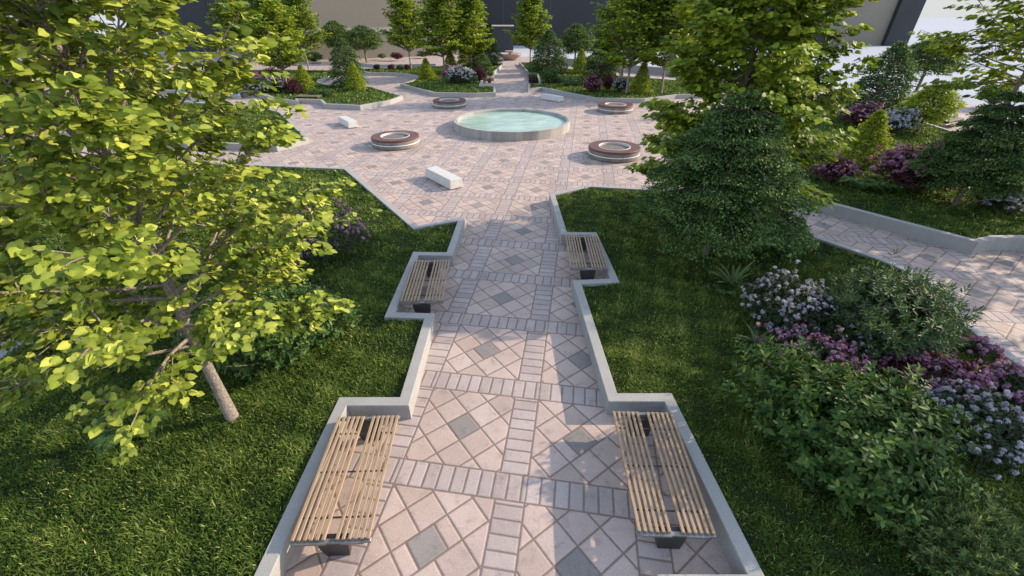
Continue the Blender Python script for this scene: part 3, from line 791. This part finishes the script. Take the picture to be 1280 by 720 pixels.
shrub_at(1222, 525, 135, 1.0, 'white flowering shrub right of the big leafy shrub', name='flowering_shrub', shoots=1000, k=7, lsize=.07, leafmat=M['deep'], seed=36, skirt=-.1, flower=M['white_fl'], fprob=.75, fsize=.028, nfl=12, rough=.5)
shrub_at(1275, 480, 70, .9, 'small pink flowering shrub at the right edge by the kerb', name='flowering_shrub', shoots=400, k=7, lsize=.06, leafmat=M['deep'], seed=37, flower=M['lilac_fl'], fprob=.8, fsize=.034, nfl=9, rough=.3)
shrub_at(1225, 434, 42, 1.0, 'little tuft of magenta flowers on the grass beside the curved kerb', name='flowering_plant', shoots=70, k=5, lsize=.06, leafmat=M['deep'], seed=38, flower=M['pink_fl'], fprob=1.2, fsize=.035, nfl=12)
shrub_at(1212, 678, 165, .85, 'low spreading juniper in the bottom right corner', name='juniper_shrub', shoots=1500, k=16, lsize=.07, leafmat=M['juniper'], tmpl=T_NARROW, seed=39, rough=.4, fold=1.4)
shrub_at(975, 290, 85, 1.1, 'loose leafy shrub under the yew beside the side path', name='leafy_shrub', shoots=600, k=8, lsize=.13, leafmat=M['lush'], seed=40, rough=.4)
shrub_at(1168, 612, 105, 1.0, 'lighter green loose leaved shrub between the big leafy one and the juniper', name='leafy_shrub', shoots=330, k=8, lsize=.11, leafmat=M['sage'], seed=45, rough=.6)
# left bed
shrub_at(345, 400, 155, 1.25, 'dark leafy shrub behind the trunk of the near left tree', name='leafy_shrub', shoots=620, k=9, lsize=.12, leafmat=M['lush'], seed=41, rough=.5)
shrub_at(120, 350, 200, 1.0, 'dark leafy shrub at the left edge, deep in shade under the lime crown', name='leafy_shrub', shoots=800, k=8, lsize=.12, leafmat=M['lush'], seed=44, rough=.5)
shrub_at(402, 292, 118, 1.0, 'lilac flowering shrub poking out right of the near left tree crown', name='flowering_shrub', shoots=700, k=6, lsize=.08, leafmat=M['deep'], seed=42, flower=M['lilac_fl'], fprob=.6, fsize=.038, nfl=10, rough=.4)
shrub_at(350, 318, 60, 1.0, 'white flowering shrub partly hidden by the near left tree', name='flowering_shrub', shoots=400, k=6, lsize=.08, leafmat=M['deep'], seed=43, flower=M['white_fl'], fprob=.8, fsize=.045, nfl=10, rough=.4)
# strap leaved plants and ferns
def strap(px, py, n, L, w, mat, label, name='spiky_plant', seed=1, up=.9, z=.22):
    x, y, z = base_at(px, py, z); t = thing(name, (x, y, z), 0, label, 'plant'); strap_parts(t, n, L, w, M[mat], seed, up)
strap(913, 362, 18, .85, .034, 'strap', 'spiky strap leaved plant on open grass left of the white flowers', seed=51, up=1.0)
strap(943, 432, 14, .6, .032, 'strap', 'low spiky plant in front of the pale blue flowering shrub', seed=52, up=.6)
strap(893, 318, 18, .6, .02, 'strap', 'spiky plant at the foot of the tall tree trunk under the yew', seed=53, up=.9)
strap(842, 143, 22, 1.3, .06, 'agave', 'blue grey agave at the tip of the right bed near the plaza', name='agave_plant', seed=54, up=.8)
def fern(px, py, n, L, label, seed, z=.22):
    x, y, z = base_at(px, py, z); t = thing('fern_plant', (x, y, z), 0, label, 'fern'); fern_parts(t, n, L, seed)
fern(172, 538, 9, .7, 'fern under the lower branches of the near left tree', 61)
fern(905, 366, 9, .4, 'small fern at the base of the spiky strap leaved plant', 62)
fern(1075, 236, 16, 1.1, 'fern clump left of the purple shrub beyond the side path', 63, .3)
fern(1105, 238, 16, 1.0, 'fern clump right beside the purple shrub beyond the side path', 64, .3)

# ------------------------------------------------------------------ right bed beyond the side path and far shrubs (prototypes copied)
protos = {}
def proto(key):
    if key in protos: return protos[key]
    t = thing('prototype', (0, 0, 0))
    if key == 'mapleA': maple_parts(t, 1, .30, .30, 44, 9, 34, .027, M['mid'], 71, tr=.013, twigs=False, tmpl=T_FAT, el0=24, lj=.5)
    if key == 'mapleB': maple_parts(t, 1, .28, .29, 44, 9, 34, .027, M['lime2'], 72, tr=.013, twigs=False, tmpl=T_FAT, el0=24, lj=.5)
    if key == 'mapleC': maple_parts(t, 1, .32, .32, 40, 9, 30, .028, M['mid'], 73, tr=.013, twigs=False, tmpl=T_FAT, el0=24, lj=.5)
    if key == 'yew': yew_parts(t, 1, .5, 130, 130, .036, M['yew'], 74, tr=.03)
    if key == 'darkcone': yew_parts(t, 1, .36, 130, 120, .036, M['yew'], 75, tr=.03, shape='cone')
    if key == 'cone': yew_parts(t, 1, .36, 130, 110, .038, M['cone'], 76, tr=.03, shape='cone')
    if key == 'ball': yew_parts(t, 1, .45, 110, 120, .045, M['cone'], 77, tr=.03, shape='ball', zb=.28)
    if key == 'roundtree': yew_parts(t, 1, .46, 110, 110, .045, M['lush'], 78, tr=.03, shape='ball', zb=.38)
    if key == 'white': shrub_parts(t, .5, .5, .8, 520, 5, .07, M['deep'], 79, M['white_fl'], .75, .038, 6)
    if key == 'mauve': shrub_parts(t, .5, .5, .8, 520, 5, .07, M['bronzeleaf'], 80, M['mauve_fl'], .75, .036, 6)
    if key == 'wine': shrub_parts(t, .5, .5, .9, 600, 6, .07, M['bronzeleaf'], 81)
    if key == 'green': shrub_parts(t, .5, .5, .8, 600, 6, .075, M['lush'], 82)
    if key == 'pale': shrub_parts(t, .5, .5, .7, 500, 6, .075, M['sage'], 83)
    protos[key] = t; t['_used'] = 0
    return t
NAMES = dict(mapleA='maple_tree', mapleB='maple_tree', mapleC='maple_tree', yew='yew_tree', darkcone='conifer_tree', cone='golden_conifer', ball='round_tree', roundtree='round_tree', white='flowering_shrub', mauve='flowering_shrub', wine='wine_shrub', green='green_shrub', pale='pale_shrub')
HH = dict(white=.95, mauve=.95, wine=1.0, green=.95, pale=.85)
HALF = dict(mapleA=.27, mapleB=.26, mapleC=.28, yew=.5, darkcone=.36, cone=.36, ball=.42, roundtree=.44)
def far(key, px, pyb, pyt, wpx, label, group, z=.22, rz=None):
    """plant whose foot is at (px, pyb), top at pyt, spread wpx (photo pixels)"""
    t = proto(key)
    if t['_used']: t = copy_tree(t)
    else: t['_used'] = 1
    x, D = at(px, pyb, z); H = max(z_at(D, pyt)-z, .3); w = wpx/F*depth(D, z+H*.5)
    half = HALF.get(key, .5)
    # the drawn width counts the crown's front edge as well
    sx = w/2/half; sz = H/HH.get(key, 1.0)
    t.name = NAMES[key]; t.location = (x, D, z); t.scale = (sx, sx, sz); t.rotation_euler = (0, 0, random.uniform(0, 6.28) if rz is None else rz)
    tag(t, label, 'tree' if key in HALF else 'shrub', group); t['_used'] = 1
    return t
FT = 'trees behind the plaza'; FS = 'shrubs in the far beds'
far('mapleB', 361, 114, -2, 66, 'green tree with pale trunk before the purple bushes of the far left bed', FT)
far('mapleA', 386, 86, -4, 48, 'tree right behind the pale trunked one, before the beige hall', FT)
far('mapleC', 308, 86, 8, 50, 'tree beside the lime foliage at the upper left, before the slate wall', FT)
far('mapleB', 514, 86, -8, 48, 'isolated tree standing in front of the beige hall', FT)
far('mapleA', 556, 96, -10, 60, 'left one of the dense pair of trees left of the far walkway', FT)
far('mapleB', 590, 93, -4, 50, 'right one of the dense pair of trees left of the far walkway', FT)
far('darkcone', 612, 82, 26, 34, 'dark conifer close to the far end of the walkway, left side', FT)
far('darkcone', 598, 92, 52, 36, 'low dark conifer below the dense pair of trees', FT)
far('mapleB', 663, 80, 1, 44, 'tree right of the bronze bowl at the end of the far walkway', FT)
far('yew', 437, 108, 46, 54, 'dark bushy yew beside the small circular court', FT)
far('cone', 446, 113, 77, 28, 'small golden conifer in front of the dark bushy yew', FT)
far('cone', 383, 115, 80, 28, 'small golden green conifer right of the purple bushes in the far left bed', FT)
far('cone', 534, 99, 72, 24, 'small golden conifer on the corner of the far middle bed', FT)
far('cone', 564, 92, 62, 24, 'golden conifer behind the white and purple bush of the far middle bed', FT)
far('cone', 582, 90, 53, 27, 'taller golden conifer below the dense pair of trees', FT)
far('cone', 292, 100, 68, 36, 'golden conifer just right of the big lime crown', FT)
far('roundtree', 425, 74, 25, 34, 'dark round tree before the pale band of the beige hall, left one', FT)
far('roundtree', 458, 76, 31, 44, 'dark wide round tree before the pale band of the beige hall, right one', FT)
far('green', 393, 77, 61, 24, 'dark bush at the foot of the beige hall beside a trunk', FS)
far('wine', 497, 74, 64, 18, 'wine red bush at the foot of the beige hall', FS)
far('pale', 478, 73, 64, 12, 'pale bush at the foot of the beige hall', FS)
far('green', 529, 71, 64, 18, 'low green bush at the foot of the beige hall behind the golden conifer', FS)
far('wine', 340, 105, 81, 30, 'wine red bush behind the flowering ones in the far left bed', FS)
far('mauve', 318, 108, 84, 28, 'mauve flowering bush at the left end of the far left bed', FS)
far('white', 334, 116, 90, 42, 'whitish lilac flowering bush in the far left bed', FS)
far('mauve', 355, 113, 88, 30, 'mauve bush next to the pale trunk in the far left bed', FS)
far('wine', 370, 117, 97, 24, 'dark bush left of the golden green conifer', FS)
far('green', 396, 121, 107, 24, 'low green bush near the bench recess of the far left bed', FS)
far('green', 411, 121, 108, 18, 'smaller low green bush beside the bench recess, toward the yew', FS)
far('white', 577, 104, 78, 36, 'white and purple flowering bush of the far middle bed', FS)
far('mauve', 562, 101, 79, 20, 'mauve bush left of the white and purple one in the far middle bed', FS)
far('wine', 601, 101, 80, 20, 'wine red ball shaped bush left of the far walkway', FS)
far('pale', 561, 104, 92, 18, 'grey green tuft in front of the mauve bush of the far middle bed', FS)
for px, k, l in ((471, 'wine', 'tiny wine bush leftmost in the row before the beige hall'), (489, 'wine', 'tiny wine bush in the row behind the circular court'), (500, 'green', 'tiny green bush in the row behind the circular court'), (509, 'wine', 'tiny wine bush nearest the isolated tree trunk')):
    far(k, px, 87, 79, 10, l, FS)
far('yew', 685, 91, 36, 58, 'rounded dark conifer right of the far walkway', FT)
far('green', 686, 104, 79, 26, 'dark green bush by the recess right of the far walkway', FS)
far('roundtree', 718, 84, 29, 40, 'dark round tree with bare stem before the slate hall', FT)
far('cone', 725, 92, 60, 26, 'yellow green conifer beside the large dark one in the far right bed', FT)
far('darkcone', 751, 98, 34, 52, 'large dark conifer behind the purple globe shrubs', FT)
far('mapleA', 777, 100, -14, 84, 'tall tree with dark trunk behind the purple globe shrubs', FT)
far('mapleC', 783, 117, -8, 84, 'tall tree standing in front in the far right bed', FT)
far('mapleA', 826, 117, -14, 74, 'tall tree with single trunk at the right end of the far right bed', FT)
far('mauve', 740, 115, 89, 26, 'purple globe shrub leftmost in the far right bed', FS)
far('wine', 760, 113, 88, 20, 'wine red globe shrub between two others in the far right bed', FS)
far('white', 775, 115, 91, 22, 'dark globe shrub with pale flowers beside a trunk in the far right bed', FS)
far('cone', 800, 117, 75, 28, 'bright green pointed conifer right of the globe shrubs', FT)
far('pale', 716, 107, 92, 26, 'pale green low shrub in the middle of the far right bed', FS)
far('pale', 700, 104, 93, 18, 'smaller pale green shrub toward the far walkway', FS)
far('pale', 666, 98, 89, 12, 'tiny pale bush in the recess right of the far walkway', FS)
far('wine', 667, 105, 96, 13, 'tiny wine red bush in the recess at the wall corner right of the walkway', FS)
# beyond the side path, right
far('yew', 1085, 150, 50, 92, 'tall dark conifer behind the yellow green tree on the right', FT, .3)
far('roundtree', 1146, 112, 46, 66, 'small round headed tree before the pale open ground at the upper right', FT, .3)
far('ball', 1146, 166, 104, 52, 'small pale green round tree on a thin stem in the right lawn', FT, .3)
far('white', 1114, 168, 128, 40, 'blue white flowering globe left of the thin stemmed round tree', FS, .3)
far('mauve', 1075, 157, 124, 56, 'mauve flowering bush under the tall dark conifer', FS, .3)
far('mauve', 1133, 236, 168, 100, 'big purple flowering shrub in the bed beyond the side path', FS, .3)
far('mauve', 1182, 212, 176, 52, 'purple flowering shrub right behind the big purple one', FS, .3)
far('cone', 1072, 206, 136, 64, 'yellow green bush left of the big purple shrub', FT, .3)
far('mauve', 1040, 226, 188, 50, 'dark mauve bush in shade beside the ferns', FS, .3)
far('white', 1245, 262, 226, 60, 'white flowering shrub in shade under the right hand yew', FS, .3)
far('pale', 1115, 140, 122, 24, 'pale low bush at the edge of the open ground, upper right', FS, .3)
far('green', 1240, 130, 96, 44, 'green bush under the tree at the upper right edge', FS, .3)

# ------------------------------------------------------------------ light
w = bpy.data.worlds.new('World'); scene.world = w; w.use_nodes = True; nt = w.node_tree
sky = nt.nodes.new('ShaderNodeTexSky'); sky.sky_type = 'NISHITA'; sky.sun_disc = False
SE, SA = math.radians(23.5), math.radians(17)   # elevation; azimuth turned from +x toward +y
sky.sun_elevation = SE; sky.sun_rotation = math.pi/2-SA; sky.air_density = 1.0; sky.dust_density = .6; sky.ozone_density = 1.0
bg = nt.nodes['Background']
tcw = nt.nodes.new('ShaderNodeTexCoord'); spw = nt.nodes.new('ShaderNodeSeparateXYZ'); nt.links.new(tcw.outputs['Generated'], spw.inputs[0]); N.tree = nt
hz = N.op('SUBTRACT', 1.25, N.op('MULTIPLY', N(spw.outputs[2]).abs(), 4.5, clamp=True))
hs = nt.nodes.new('ShaderNodeHueSaturation'); hs.inputs['Saturation'].default_value = .78; nt.links.new(sky.outputs[0], hs.inputs['Color'])
skc = mix(nt, hz.mn(1.0), hs.outputs[0], (1.62, 1.66, 1.64)); nt.links.new(skc, bg.inputs[0]); bg.inputs[1].default_value = .15
sd = bpy.data.lights.new('sun', 'SUN'); sd.energy = 2.4; sd.angle = math.radians(.6); sd.color = (1.0, .82, .62)
so = bpy.data.objects.new('sun', sd); COL.objects.link(so)
v = Vector((math.cos(SE)*math.cos(SA), math.cos(SE)*math.sin(SA), math.sin(SE)))
so.rotation_euler = v.to_track_quat('Z', 'Y').to_euler(); so.location = (20, 8, 20)
scene.render.engine = 'CYCLES'
scene.view_settings.view_transform = 'Standard'; scene.view_settings.look = 'None'
scene.view_settings.exposure = 1.56; scene.view_settings.gamma = 1
scene.cycles.max_bounces = 6; scene.cycles.transparent_max_bounces = 4
